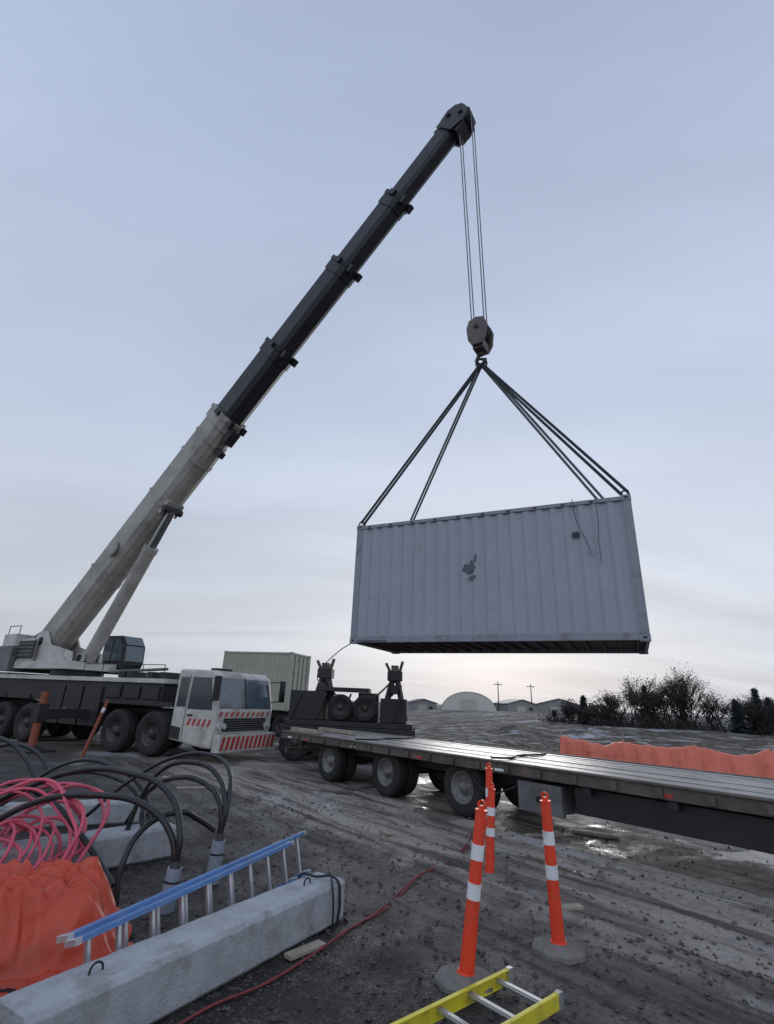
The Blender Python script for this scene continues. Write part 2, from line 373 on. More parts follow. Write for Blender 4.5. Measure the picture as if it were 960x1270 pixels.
# ------------------------------------------------------------ shipping container
def container(name,loc,rz,Ln,W,H,mp_,mf,mu,parent=None):
    E=empty(name,loc,rz,parent)
    def wall(y,sgn,nm):
        pts=[];x=.15;per=.278
        n=int(round((Ln-.30)/per)); per=(Ln-.30)/n
        for i in range(n):
            pts+=[(x,0),(x+per*.26,0),(x+per*.5,.036),(x+per*.76,.036)]; x+=per
        pts.append((Ln-.15,0))
        vs=[];fs=[]
        for px,py_ in pts:
            yy=y+sgn*(.022+py_); vs+=[(px,yy,.15),(px,yy,H-.09)]
        for i in range(len(pts)-1):
            f=(2*i,2*i+2,2*i+3,2*i+1); fs.append(f if sgn>0 else f[::-1])
        b_=MB(); b_.add(vs,fs,mp_); return b_.build(nm,E)
    wall(0,1,'side_wall'); wall(W,-1,'side_wall')
    b_=MB()
    for x in (0,Ln-.15):
        for y in (0,W-.15): b_.box((x,y,.118),(x+.15,y+.15,H-.118),mf)
    for y in (.004,W-.064): b_.box((.155,y,.01),(Ln-.155,y+.06,.155),mf); b_.box((.155,y,H-.10),(Ln-.155,y+.06,H-.015),mf)
    for x in (.004,Ln-.064): b_.box((x,.155,.01),(x+.06,W-.155,.155),mf); b_.box((x,.155,H-.11),(x+.06,W-.155,H-.015),mf)
    b_.build('frame',E,.008)
    b_=MB()
    for x in (-.006,Ln-.172):
        for y in (-.006,W-.156):
            for z in (-.006,H-.112): b_.box((x,y,z),(x+.178,y+.162,z+.118),mf)
    for x in (.083,Ln-.083):
        for z in (.055,H-.053):
            b_.box((x-.035,-.010,z-.022),(x+.035,-.0065,z+.022),M_black)
    b_.build('corner_castings',E,.012)
    b_=MB()
    n=22
    for i in range(n):
        x0=.07+(Ln-.14)*i/n; b_.box((x0,.07,H-.05),(x0+(Ln-.14)/n*.6,W-.07,H-.022),mp_)
    b_.box((.066,.066,H-.07),(Ln-.066,W-.066,H-.051),mp_)
    b_.build('roof',E)
    b_=MB()
    n=9;ww=(W-.3)/n
    for i in range(n):
        y0=.15+i*ww
        b_.box((.03,y0+.002,.157),(.06,y0+ww*.55,H-.115),mp_); b_.box((.055,y0+ww*.55,.157),(.075,y0+ww,H-.115),mp_)
    b_.box((Ln-.06,.152,.157),(Ln-.03,W/2-.006,H-.115),mp_); b_.box((Ln-.06,W/2+.006,.157),(Ln-.03,W-.152,H-.115),mp_)
    for y in (.42,.95,W-.95,W-.42):
        b_.cyl((Ln-.005,y,.14),(Ln-.005,y,H-.1),.018,.018,M_grey,8)
        for z in (.3,1.0,1.8,2.5): b_.box((Ln-.029,y-.05,z),(Ln+.012,y+.05,z+.05),M_grey)
    b_.build('end_walls',E)
    b_=MB()
    b_.box((.07,.07,.115),(Ln-.07,W-.07,.148),mu)
    k=int(Ln/.31)
    for i in range(k):
        x=.2+i*(Ln-.4)/(k-1)
        b_.box((x-.022,.066,.02),(x+.022,W-.066,.113),mu)
    b_.build('floor_underside',E,.004)
    return E
C=container('shipping_container',(-.71,11.6,3.1),math.atan2(-.433,.902),6.06,2.44,2.8,M_cont,M_contf,M_under)
b_=MB()
def pol(pts,ox,oz,s): return [(ox+p[0]*s,.016,oz+p[1]*s) for p in pts]
b_.panel(pol([(-.5,-.3),(.1,-.5),(.5,-.1),(.2,.5),(0,.1),(-.3,.2)],2.78,1.58,.30),.004,M_logo)
b_.panel(pol([(-.2,-.5),(.35,-.35),(.3,-.1),(-.1,-.2)],2.83,1.42,.28),.004,M_logo)
b_.panel(pol([(-.1,0),(.12,.0),(.2,.55),(.08,.5)],2.90,1.68,.3),.004,M_logo)
b_.box((4.93,.008,2.02),(5.05,.019,2.13),M_black)
b_.box((.165,-.001,.02),(.9,.003,.06),M_logo)
x=.3
while x<5.8:
    b_.box((x,.0,2.716),(x+.07,.0035,2.755),M_black); x+=.556  # black strips along the top rail paint in the corrugation shadow
b_.build('markings_and_painted_shade',C)
tube('hanging_strap',[(4.98,-.02,2.83),(5.02,-.03,2.4),(5.18,-.025,1.9),(5.26,-.03,1.6)],.008,M_slingg,C)
tube('hanging_strap',[(5.42,-.02,2.83),(5.43,-.03,2.3),(5.40,-.025,1.95),(5.41,-.03,1.45)],.007,M_slingg,C)
CM=Matrix.Translation((-.71,11.6,3.1))@Matrix.Rotation(math.atan2(-.433,.902),4,'Z')
APEX=Vector((2.42,11.4,10.7))
S=empty('lifting_slings',APEX)
mb=MB()
for (x,y,mm) in((.09,.08,M_slingd),(.09,2.36,M_slingg),(5.97,2.36,M_slingg),(5.97,.08,M_slingd)):
    p=CM@Vector((x,y,2.86))
    a=p-APEX
    sd_=a.cross(Vector((0,1,0))).normalized()
    for k in (-1,1):
        p1=Vector((0,0,0))+sd_*.03*k; p2=a+sd_*.075*k*(1 if x>1 else .5)
        mb.beam(p1,p2,.055,.035,mm,up=(0,1,0))
    mb.lathe(a+Vector((0,0,-.02)),(0,1,0.2),[(.09,-.02),(.06,-.02),(.06,.02),(.09,.02),(.09,-.02)],M_black,12)
mb.lathe((0,0,.02),(0,1,0),[(.17,-.03),(.12,-.03),(.12,.03),(.17,.03),(.17,-.03)],M_black,18)
mb.build('sling_legs',S)
pp=CM@Vector((.05,0,.0))
tube('tagline',[tuple(pp-APEX),tuple(Vector((-.95,12.2,3.0))-APEX),tuple(Vector((-1.7,14.5,2.55))-APEX),tuple(Vector((-1.9,17.4,2.3))-APEX)],.012,M_rope,S)

# ------------------------------------------------------------ mobile crane
TX,TY=-12.1,21.2
RZ=math.atan2(-.436,.9)
K=empty('mobile_crane',(TX,TY,0),RZ)
mb=MB()
mb.box((-5.2,-.55,.8),(6.8,.55,1.35),M_dark)
mb.box((-5.4,-1.37,2.16),(6.4,1.37,2.30),M_white)
mb.box((-5.3,-1.30,1.45),(6.3,1.30,2.155),M_dark)
mb.box((-5.5,-1.2,.6),(-5.2,1.2,1.4),M_dark)
for x0,x1,mm in((.7,1.5,M_dark),(1.6,2.5,M_black),(2.6,3.5,M_dark),(-5.1,-4.4,M_dark)):
    mb.box((x0,-1.375,.72),(x1,-1.31,2.0),mm); mb.box((x0,-1.31,.72),(x1,1.36,1.44),M_dark)
    mb.box((x0+.1,-1.39,1.2),(x0+.3,-1.376,1.26),M_grey)
for x in (5.35,-1.1,-2.6):
    mb.box((x-1.6 if x>0 else x-.7,-1.375,1.47),(x+1.55 if x>0 else x+.7,-1.302,1.60),M_dark)
for x in(3.7,4.6,5.5): mb.box((x,-1.36,1.66),(x+.7,-1.303,2.05),M_black)
mb.box((-3.9,-1.36,2.31),(-2.2,1.36,2.38),M_grey)
for x in (3.8,4.2,5.2,5.8): mb.box((x,-1.1,2.31),(x+.3,-.5,2.52),M_dark)
mb.cyl((3.2,-1.0,2.5),(6.0,-1.0,2.62),.05,.05,M_grey,8)
for x in(2.2,3.2,4.2,5.2,6.2): mb.cyl((x,-1.3,2.3),(x,-1.3,2.75),.015,.015,M_dark,6)
mb.cyl((2.2,-1.3,2.74),(6.2,-1.3,2.74),.015,.015,M_dark,6)
mb.build('carrier_chassis',K,.015)
mb=MB()
for x in (6.15,4.5,-.3,-1.9,-3.5):
    for sgn in(-1,1): mb.wheel((x,sgn*1.13,.66),.66,.5,sgn)
    mb.cyl((x,-1,.66),(x,1,.66),.12,.12,M_dark,10)
mb.build('wheels',K)
mb=MB()
for x in (2.9,-4.75):
    mb.box((x-.18,-2.9,.95),(x+.18,2.9,1.25),M_dark)
    for s in(-1,1):
        mb.cyl((x,s*2.9,.16),(x,s*2.9,1.75),.12,.12,M_ojack if s<0 else M_dark,14)
        mb.box((x-.16,s*2.9-.16,.85),(x+.16,s*2.9+.16,1.4),M_dark)
        mb.lathe((x,s*2.9,0),(0,0,1),[(.001,.16),(.2,.16),(.38,.06),(.38,.0)],M_dark,20)
        mb.box((x-.5,s*2.9-.5,-.03),(x+.5,s*2.9+.5,.055),M_dark)
mb.build('outriggers',K,.012)
mb=MB()
prof=[(6.95,.55),(8.35,.38),(8.68,.38),(8.74,1.42),(8.50,2.46),(8.30,2.60),(6.98,2.62),(6.95,2.4)]
mb.prism(prof,-1.36,1.36,M_white)
mb.build('cab_body',K,.07)
mb=MB()
def fx(z): return 8.74-(z-1.42)*(.24/1.04)
mb.panel([(fx(1.5)+.002,-1.24,1.5),(fx(1.5)+.002,1.24,1.5),(fx(2.4)+.002,1.2,2.4),(fx(2.4)+.002,-1.2,2.4)],.012,M_glassl)
for yy in (-.02,):
    mb.panel([(fx(1.5)+.014,yy-.025,1.49),(fx(1.5)+.014,yy+.025,1.49),(fx(2.4)+.014,yy+.025,2.41),(fx(2.4)+.014,yy-.025,2.41)],.012,M_black)
mb.panel([(7.55,-1.362,1.45),(8.55,-1.362,1.45),(8.36,-1.362,2.38),(7.6,-1.362,2.38)],.01,M_glass)
mb.panel([(7.08,-1.362,1.5),(7.45,-1.362,1.5),(7.45,-1.362,2.38),(7.1,-1.362,2.38)],.01,M_glass)
mb.panel([(7.48,-1.362,.6),(7.50,-1.362,.6),(7.50,-1.362,2.45),(7.48,-1.362,2.45)],.006,M_black)
mb.panel([(7.6,-1.362,1.25),(7.8,-1.362,1.25),(7.8,-1.362,1.3),(7.6,-1.362,1.3)],.03,M_black)
mb.panel([(6.97,-1.362,.6),(7.4,-1.362,.56),(7.4,-1.362,.9),(6.97,-1.362,.95)],.006,M_black)
mb.box((8.72,-1.33,.30),(8.98,1.33,.78),M_white)
for i in range(12):
    y0=-1.28+i*.215
    mb.panel([(8.982,y0,.36),(8.982,y0+.11,.36),(8.982,y0+.2,.72),(8.982,y0+.09,.72)],.006,M_red)
mb.panel([(8.73,-1.0,.85),(8.73,1.0,.85),(8.745,1.0,1.22),(8.745,-1.0,1.22)],.012,M_black)
for i in range(5): mb.box((8.742,-.98,.89+i*.065),(8.775,.98,.91+i*.065),M_grey)
for i in range(10):
    y0=-1.25+i*.25
    mb.panel([(8.745,y0,1.27),(8.745,y0+.08,1.27),(8.748,y0+.16,1.40),(8.748,y0+.08,1.40)],.006,M_red)
for i in range(5):
    x0=7.62+i*.2
    mb.panel([(x0,-1.362,.98),(x0+.09,-1.362,.98),(x0+.17,-1.362,1.18),(x0+.08,-1.362,1.18)],.006,M_red)
for s in(-1,1):
    for o in(1.18,.98): mb.cyl((8.7,s*o,1.0),(8.79,s*o,1.0),.085,.08,M_lamp,14)
    mb.cyl((8.45,s*1.36,2.35),(8.85,s*1.62,2.38),.018,.018,M_black,6)
    mb.cyl((8.45,s*1.36,1.7),(8.85,s*1.62,1.75),.018,.018,M_black,6)
    mb.box((8.82,s*1.62-.11,1.72),(8.90,s*1.62+.11,2.42),M_black)
    mb.cyl((8.62,s*.6-.4,1.5),(8.56,s*.6+.15,1.95),.012,.012,M_black,6)
mb.box((7.3,-.35,2.625),(7.6,.35,2.72),M_dark)
mb.build('cab_windows_trim',K)
BR=math.atan2(-.547,.837)
U=empty('superstructure',(0,0,0),BR-RZ,K)
by=-.33
mb=MB()
mb.cyl((0,0,2.305),(0,0,2.55),.95,.95,M_black,28)
mb.box((-2.9,-1.15,2.56),(1.3,1.0,2.85),M_white)
mb.prism([(-2.6,2.86),(-.2,2.86),(1.1,2.86),(1.0,3.2),(-.8,3.5),(-1.3,4.05),(-1.9,4.05),(-2.6,3.4)],by-.62,by-.54,M_white)
mb.prism([(-2.6,2.86),(-.2,2.86),(1.1,2.86),(1.0,3.2),(-.8,3.5),(-1.3,4.05),(-1.9,4.05),(-2.6,3.4)],by+.54,by+.62,M_white)
mb.cyl((-1.6,by-.66,3.65),(-1.6,by+.66,3.65),.16,.16,M_black,16)
mb.cyl((1.2,by-.4,2.98),(1.2,by+.4,2.98),.14,.14,M_black,16)
mb.box((.95,by-.36,2.86),(1.45,by-.28,3.15),M_white); mb.box((.95,by+.28,2.86),(1.45,by+.36,3.15),M_white)
mb.box((-4.3,-1.35,2.45),(-2.95,1.35,3.45),M_grey)
mb.box((-4.2,-1.28,3.455),(-3.05,1.28,3.95),M_white)
mb.box((-2.85,-1.13,2.86),(-1.7,-.98,3.75),M_white)
mb.box((-2.88,-1.18,2.95),(-1.5,-1.132,3.65),M_dark)
for z in(3.05,3.2,3.35,3.5): mb.box((-2.8,-1.2,z),(-1.6,-1.182,z+.05),M_grey)
mb.cyl((-2.6,-.6,3.55),(-2.6,.7,3.55),.38,.38,M_dark,20)
for s in (-.63,.72): mb.cyl((-2.6,s-.03,3.55),(-2.6,s+.03,3.55),.5,.5,M_black,20)
mb.cyl((-3.5,.8,3.96),(-3.5,.8,4.25),.07,.07,M_black,10)
for x in (-4.1,-3.1): mb.cyl((x,-1.2,3.95),(x,-1.2,4.3),.02,.02,M_black,6)
mb.cyl((-4.1,-1.2,4.29),(-3.1,-1.2,4.29),.02,.02,M_black,6)
mb.build('turret_body',U,.02)
mb=MB()
mb.prism([(.0,2.5),(1.35,2.5),(1.62,2.95),(1.55,3.6),(1.2,4.0),(.05,4.02)],.78,1.72,M_dark)
mb.build('operator_cab',U,.04)
mb=MB()
mb.panel([(1.63,.86,3.0),(1.63,1.64,3.0),(1.56,1.64,3.6),(1.56,.86,3.6)],.01,M_glassl)
mb.panel([(1.56,.86,3.64),(1.56,1.64,3.64),(1.24,1.64,3.98),(1.24,.86,3.98)],.01,M_glassl)
mb.panel([(.15,.778,3.0),(1.5,.778,3.0),(1.42,.778,3.6),(1.15,.778,3.9),(.15,.778,3.9)],.01,M_glassl)
mb.panel([(.7,.767,2.95),(.78,.767,2.95),(.78,.767,3.95),(.7,.767,3.95)],.01,M_dark)
mb.build('operator_cab_glass',U)
a=Vector((.7287,0,.6847)); bup=Vector((-.6847,0,.7287)); yv=Vector((0,1,0))
def BP(s): return Vector((-.14+17.56*s,by,5.0+16.5*s))
def sec(mb,p0,p1,w_,h_,m_,taper=1):
    pr=[(-.5,.5),(.5,.5),(.5,-.22),(.36,-.40),(.16,-.5),(-.16,-.5),(-.36,-.40),(-.5,-.22)]
    vs=[];n=len(pr)
    for p,t in((p0,1),(p1,taper)):
        for u,v_ in pr: vs.append(p+yv*u*w_*t+bup*v_*h_*t)
    fs=[(i,(i+1)%n,(i+1)%n+n,i+n) for i in range(n)]+[tuple(range(n-1,-1,-1)),tuple(range(n,2*n))]
    mb.add(vs,fs,m_)
SS=[(-.083,.4176,1.0,1.26,M_boomw),(.4176,.554,.90,1.10,M_boomk),(.554,.7146,.79,.97,M_boomk),(.7146,.838,.69,.85,M_boomk),(.838,.965,.59,.73,M_boomk)]
mb=MB()
for i,(s0,s1,w_,h_,m_) in enumerate(SS):
    sec(mb,BP(s0-.004),BP(s1),w_,h_,m_)
    if i<4:
        sec(mb,BP(s1)-a*.45,BP(s1)+a*.03,w_*1.10,h_*1.08,m_)
        sec(mb,BP(s1)-a*.06,BP(s1)+a*.10,w_*1.16,h_*1.12,M_boomw if i==0 else M_boomk)
        for u in(-1,1):
            mb.obox(BP(s1)+bup*(h_*.60)+yv*u*w_*.3,(a,yv,bup),(.10,.07,.08),M_boomk)
            mb.obox(BP(s1)-bup*(h_*.60)+yv*u*w_*.3,(a,yv,bup),(.14,.08,.09),M_boomk)
            mb.obox(BP(s1)+a*.02+yv*u*w_*.62,(a,yv,bup),(.10,.05,.14),M_boomk)
for s in(.07,.24,.33,.37): sec(mb,BP(s),BP(s)+a*.12,1.07,1.31,M_boomw)
for k in range(7): mb.cyl(BP(.02+k*.055)+bup*.66+yv*-.3,BP(.02+k*.055)+bup*.74+yv*-.3,.04,.04,M_dark,6)
mb.cyl(BP(-.04)+bup*.74+yv*-.3,BP(.39)+bup*.72+yv*-.3,.025,.025,M_dark,6)
mb.cyl(BP(-.04)+bup*.70+yv*.3,BP(.39)+bup*.70+yv*.3,.035,.035,M_grey,6)
mb.lathe(BP(.13)+yv*-.62,(0,1,0),[(.001,-.05),(.32,-.05),(.32,.05),(.001,.05)],M_boomw,20)
mb.obox(BP(.40)+bup*-.80,(a,yv,bup),(.30,.2,.16),M_dark)
mb.obox(BP(.37)+bup*-.85,(a,yv,bup),(.12,.12,.22),M_dark)
mb.obox(BP(.405)+bup*.80,(a,yv,bup),(.2,.25,.13),M_grey)
mb.obox(BP(.30)+bup*.72,(a,yv,bup),(.35,.12,.06),M_grey)
mb.cyl(BP(.19)+bup*.6,BP(.19)+bup*1.2-a*.3,.025,.02,M_dark,6)
mb.build('telescopic_boom',U,.012)
mb=MB()
mb.cyl((-2.6,by,3.95),BP(.965)+bup*.5,.014,.014,M_rope,6)
h0=BP(.967)
hp=[(-.35,.38),(-.05,.46),(.3,.50),(.55,.35),(.66,.08),(.60,-.2),(.40,-.45),(.05,-.52),(-.35,-.36)]
for yy in(-.36,.28):
    mb.prism([tuple((h0+a*u+bup*v_)[k] for k in(0,2)) for u,v_ in hp],by+yy,by+yy+.08,M_boomk)
SH=h0+a*.34-bup*.16
for u,v_,r_ in((.34,-.16,.33),(.14,.28,.27)):
    for yy in(-.2,-.07,.07,.2):
        mb.lathe(h0+a*u+bup*v_+yv*yy,(0,1,0),[(.001,-.03),(r_-.05,-.03),(r_,-.045),(r_-.04,0),(r_,.045),(r_-.05,.03),(.001,.03)],M_black,22)
    mb.cyl(h0+a*u+bup*v_-yv*.42,h0+a*u+bup*v_+yv*.42,.08,.08,M_dark,12)
mb.obox(h0+bup*.58-a*.05,(a,yv,bup),(.20,.22,.09),M_dark)
mb.obox(h0+bup*.66-a*.30,(a,yv,bup),(.07,.1,.12),M_dark)
mb.cyl(h0+bup*.6,h0+bup*.85+a*.15,.02,.02,M_dark,6)
mb.obox(h0-bup*.52-a*.1,(a,yv,bup),(.2,.3,.07),M_dark)
for x,yy in((SH.x-.16,-.11),(SH.x+.30,-.11),(SH.x-.16,.11),(SH.x+.30,.11)):
    top=Vector((x,by+yy,SH.z-.05)); bot=Vector((17.51+(.17 if x>SH.x else -.20),-.26+yy,11.95))
    mb.cyl(bot,top,.019,.019,M_rope,6)
mb.build('boom_head_and_ropes',U)
mb=MB()
p0=Vector((1.2,by,2.98)); p1=BP(.245)-bup*.72
mid=p0+(p1-p0)*.74
mb.cyl(p0,mid,.26,.26,M_boomw,20); mb.cyl(p0+(mid-p0)*.97,mid+(p1-p0)*.012,.29,.29,M_boomw,20); mb.cyl(mid,p1,.17,.17,M_chrome,18)
mb.cyl(p1-yv*.4,p1+yv*.4,.14,.14,M_dark,14)
mb.obox(p1+bup*.15,(a,yv,bup),(.3,.36,.12),M_boomw)
mb.build('lift_cylinder',U)
mb=MB()
hx,hy=17.51,-.26
for yy in(-.16,0,.16):
    mb.lathe((hx,hy+yy,11.78),(0,1,0),[(.001,-.04),(.24,-.04),(.30,-.06),(.25,0),(.30,.06),(.24,.04),(.001,.04)],M_dark,24)
pl=[(-.30,11.8),(-.22,12.05),(0,12.12),(.22,12.05),(.30,11.8),(.26,11.4),(.14,11.18),(-.14,11.18),(-.26,11.4)]
for yy in(-.30,.22):
    mb.prism([(hx+p[0],p[1]) for p in pl],hy+yy,hy+yy+.08,M_block)
mb.box((hx-.16,hy-.21,11.12),(hx+.16,hy+.21,11.42),M_block)
mb.cyl((hx,hy-.34,11.78),(hx,hy+.34,11.78),.07,.07,M_black,12)
mb.cyl((hx,hy,11.12),(hx,hy,10.98),.07,.06,M_black,12)
mb.build('hook_block',U,.02)
tube('hook',[(hx,hy,11.05),(hx-.10,hy,10.93),(hx-.12,hy,10.8),(hx-.02,hy,10.68),(hx+.10,hy,10.75),(hx+.12,hy,10.84)],.05,M_black,U)

# ------------------------------------------------------------ flatbed trailer
T=empty('flatbed_trailer',(-2.7,15.4,0),math.atan2(-.774,.633))
mb=MB()
n=15
for i in range(n):
    y0=.10+i*(2.4/n)
    mb.box((.12,y0+.004,.985+random.uniform(-.003,.003)),(17.5,y0+2.4/n-.004,1.018+random.uniform(-.006,.006)),M_deck)
mb.build('deck_planks',T)
mb=MB()
for y0 in(0,2.51):
    mb.box((0,y0,.84),(17.5,y0+.09,1.03),M_rust)
mb.box((0,.092,.80),(.11,2.508,1.025),M_rust)
for y0 in(.65,1.8):
    mb.box((.2,y0,.62),(17.4,y0+.14,.97),M_dark)
    mb.box((7.9,y0-.04,.42),(17.4,y0+.18,.615),M_dark)
x=.7
while x<17.2:
    mb.box((x,.093,.84),(x+.07,2.507,.96),M_dark)
    mb.box((x+.2,-.045,.86),(x+.29,-.003,.97),M_rust)
    x+=.62
mb.box((.02,-.035,1.0),(17.5,-.003,1.022),M_rust)
mb.box((8.9,.14,.44),(17.4,.20,.80),M_black)
mb.build('frame',T,.008)
mb=MB()
for x in(2.2,4.4,6.6):
    for yy,s in((.28,-1),(.60,-1),(2.0,1),(2.32,1)): mb.wheel((x,yy,.48),.48,.27,s,M_rim2)
    mb.cyl((x,.3,.48),(x,2.3,.48),.09,.09,M_dark,10)
    mb.box((x-.12,.75,.5),(x+.12,.95,.78),M_dark)
mb.build('wheels',T)
mb=MB()
mb.box((7.95,.02,.36),(8.75,.11,.78),M_grey); mb.box((8.0,.112,.38),(8.7,.5,.76),M_grey)
mb.box((8.3,-.01,.52),(8.4,.018,.6),M_black)
for i,x in enumerate((0.4,1.2,3.3,5.5,7.5,10.2,12.4)):
    mb.box((x,-.008,.87),(x+.20,-.001,.91),M_red if i%2 else M_wht)
mb.box((-.03,.1,.83),(-.003,.5,.93),M_red); mb.box((-.03,2.0,.83),(-.003,2.4,.93),M_red)
mb.box((-.02,.6,.83),(-.003,1.9,.9),M_wht)
mb.box((-.14,.25,.45),(-.04,2.35,.57),M_rust)
for y0 in(.7,1.85): mb.box((-.12,y0,.57),(-.04,y0+.08,.8),M_rust)
for x in(13.2,):
    for y0 in(.4,2.1):
        mb.box((x,y0,.12),(x+.13,y0+.13,.97),M_grey); mb.box((x-.1,y0-.08,.0),(x+.23,y0+.21,.10),M_grey)
for x in (1.1,9.2,10.4,11.6):
    mb.cyl((x,-.02,.78),(x,.12,.78),.05,.05,M_black,10); mb.box((x-.06,-.03,.74),(x+.06,-.02,.83),M_black)
mb.box((.15,.2,1.028),(1.5,.34,1.12),M_wood); mb.box((.3,.36,1.028),(1.4,.48,1.10),M_wood)
mb.box((.2,1.1,1.028),(1.8,1.22,1.12),M_wood)
mb.build('underbody_fittings',T,.006)
tube('air_hose',[(6.9,.1,.7),(7.3,.05,.5),(7.7,.1,.6),(8.0,.1,.75)],.015,M_cable,T)
for x in(3.0,7.0): tube('chain_and_binder',[(x,2.3,1.04),(x+.2,1.8,1.04),(x+.15,1.2,1.04),(x+.4,.6,1.04),(x+.35,.1,1.05)],.018,M_black,T)

# ------------------------------------------------------------ dark equipment dolly behind
D=empty('equipment_dolly',(-.9,18.9,0),R(-4))
mb=MB()
mb.box((-2.3,-.9,.75),(2.2,-.7,1.05),M_dark); mb.box((-2.3,.7,.75),(2.2,.9,1.05),M_dark)
for x in(-2.2,-1.2,0,1.1,2.0): mb.box((x,-.695,.8),(x+.14,.695,1.0),M_dark)
mb.box((-2.2,-.8,1.06),(2.1,.8,1.22),M_dark)
mb.box((-2.1,-.7,1.23),(-.9,.6,2.15),M_black); mb.box((1.0,-.6,1.23),(1.9,.6,2.0),M_black)
mb.box((-.8,-.5,1.23),(.9,.5,1.75),M_dark)
mb.box((-1.2,-.55,2.16),(.6,.3,2.30),M_dark); mb.box((.2,-.3,1.76),(.9,.4,2.15),M_black)
for i in range(5): mb.beam((-2.0+i*.85,-.72,1.25),(-1.7+i*.85,-.72,2.1),.06,.06,M_dark)
for x in(-1.05,1.45):
    for yy in(-.35,.35):
        mb.beam((x-.40,yy,1.3),(x-.06,yy*.5,2.75),.15,.15,M_dark); mb.beam((x+.40,yy,1.3),(x+.06,yy*.5,2.75),.15,.15,M_dark)
    mb.box((x-.26,-.3,2.60),(x+.26,.3,2.92),M_dark)
    mb.box((x-.14,-.2,2.92),(x+.12,.2,3.12),M_rust)
    mb.beam((x-.18,0,2.90),(x-.34,0,3.20),.11,.10,M_rust); mb.beam((x+.16,0,2.9),(x+.26,0,3.28),.12,.10,M_rust)
    mb.cyl((x,-.4,2.3),(x,.4,2.3),.15,.15,M_black,12)
    mb.beam((x-.3,-.2,1.9),(x+.25,-.2,2.45),.07,.07,M_rust)
tube('hydraulic_hose',[(-1.0,-.3,2.6),(-.5,-.5,2.0),(0,-.5,1.8),(.7,-.4,2.0),(1.4,-.3,2.6)],.03,M_cable,D)
mb.build('frame',D,.012)
mb=MB()
for x in(-1.7,-.6,.5,1.6):
    for s in(-1,1): mb.wheel((x,s*1.05,.52),.52,.28,s)
for x in (-.35,.5): mb.wheel((x,-.68,1.66),.42,.24,-1)
mb.build('wheels',D)
mb=MB()
for i in range(60):
    x=random.gauss(-2.2,.8); y=21.8+random.gauss(0,.4); s=random.uniform(.15,.4); z=max(0,.9-abs(x+2.2)*.5)*random.random()*1.8
    c=Vector((x,y,z)); vv=[c+Vector(p)*s*random.uniform(.6,1.2) for p in((1,0,0),(0,1,0),(-1,0,0),(0,-1,0),(0,0,.8),(0,0,-.8))]
    mb.add(vv,[(0,1,4),(1,2,4),(2,3,4),(3,0,4),(1,0,5),(2,1,5),(3,2,5),(0,3,5)],M_silt)
mb.build('rubble_pile')

B=container('tan_storage_container',(-8.6,28.6,1.25),R(-16),4.1,2.44,2.9,M_tan,M_tan,M_under)
mb=MB()
for y0 in(.5,1.7): mb.box((-.3,y0,-.35),(4.6,y0+.2,-.02),M_dark)
for x in(.8,2.0,3.8):
    for yy,s in((.25,-1),(2.2,1)): mb.wheel((x,yy,-.73),.52,.3,s)
    mb.cyl((x,.3,-.73),(x,2.2,-.73),.08,.08,M_dark,8)
mb.build('chassis',B)

# ------------------------------------------------------------ distant buildings
DX,DY=18.6,110
Q=empty('dome_building',(DX,DY,0),R(-12))
mb=MB()
gz=gh(DX,DY)-.5
seg=24; rx,rz_,ln=5.6,4.0,16
ring=[(rx*math.cos(math.pi*i/seg),gz+rz_*math.sin(math.pi*i/seg)) for i in range(seg+1)]
vs=[];nr=9
for j in range(nr):
    for x,z in ring: vs.append((x,-2+ln*j/(nr-1),z))
fs=[(j*(seg+1)+i,(j+1)*(seg+1)+i,(j+1)*(seg+1)+i+1,j*(seg+1)+i+1) for j in range(nr-1) for i in range(seg)]
mb.add(vs,fs,M_dome,True)
mb.add([(x,-2,z) for x,z in ring],[tuple(range(seg+1))],M_dome)
for i in range(0,nr):
    for k in range(seg):
        (x0,z0),(x1,z1)=ring[k],ring[k+1]; mb.cyl((x0*1.01,-2+ln*i/(nr-1),z0+.02),(x1*1.01,-2+ln*i/(nr-1),z1+.02),.06,.06,M_grey,5,False)
mb.build('fabric_shell',Q)
mb=MB(); mb.box((-1.6,-2.08,gz),(1.6,-2.02,gz+2.6),M_tan); mb.build('door',Q)
def shed(x,y,wd,dp_,h,rz):
    E=empty('distant_shed',(x,y,gh(x,y)-.4),rz); mb=MB()
    mb.prism([(0,0),(wd,0),(wd,h),(wd/2,h+wd*.13),(0,h)],0,dp_,M_shed)
    mb.build('walls',E); mb=MB()
    mb.prism([(-.3,h-.06),(wd/2,h+wd*.13+.02),(wd+.3,h-.06),(wd+.3,h+.10),(wd/2,h+wd*.13+.2),(-.3,h+.10)],-.3,dp_+.3,M_grey); mb.build('roof',E)
    mb=MB(); mb.box((wd*.3,-.06,.3),(wd*.6,-.01,h*.8),M_tan); mb.box((wd*.72,-.06,h*.4),(wd*.85,-.01,h*.7),M_black); mb.build('door_and_window',E)
shed(29,120,7,9,2.0,R(8)); shed(38,128,10,8,2.3,R(-14)); shed(7.5,124,6,9,2.2,R(5))
for x,y,h in((26.5,118,6.5),(35,122,6.5)):
    E=empty('utility_pole',(x,y,gh(x,y)-.3)); mb=MB(); mb.cyl((0,0,0),(0,0,h),.13,.09,M_bark,8); mb.box((-.9,-.06,h-.7),(.9,.06,h-.55),M_bark)
    for k in(-.8,0,.8): mb.cyl((k,0,h-.55),(k,0,h-.4),.04,.03,M_grey,6)
    mb.build('pole',E)

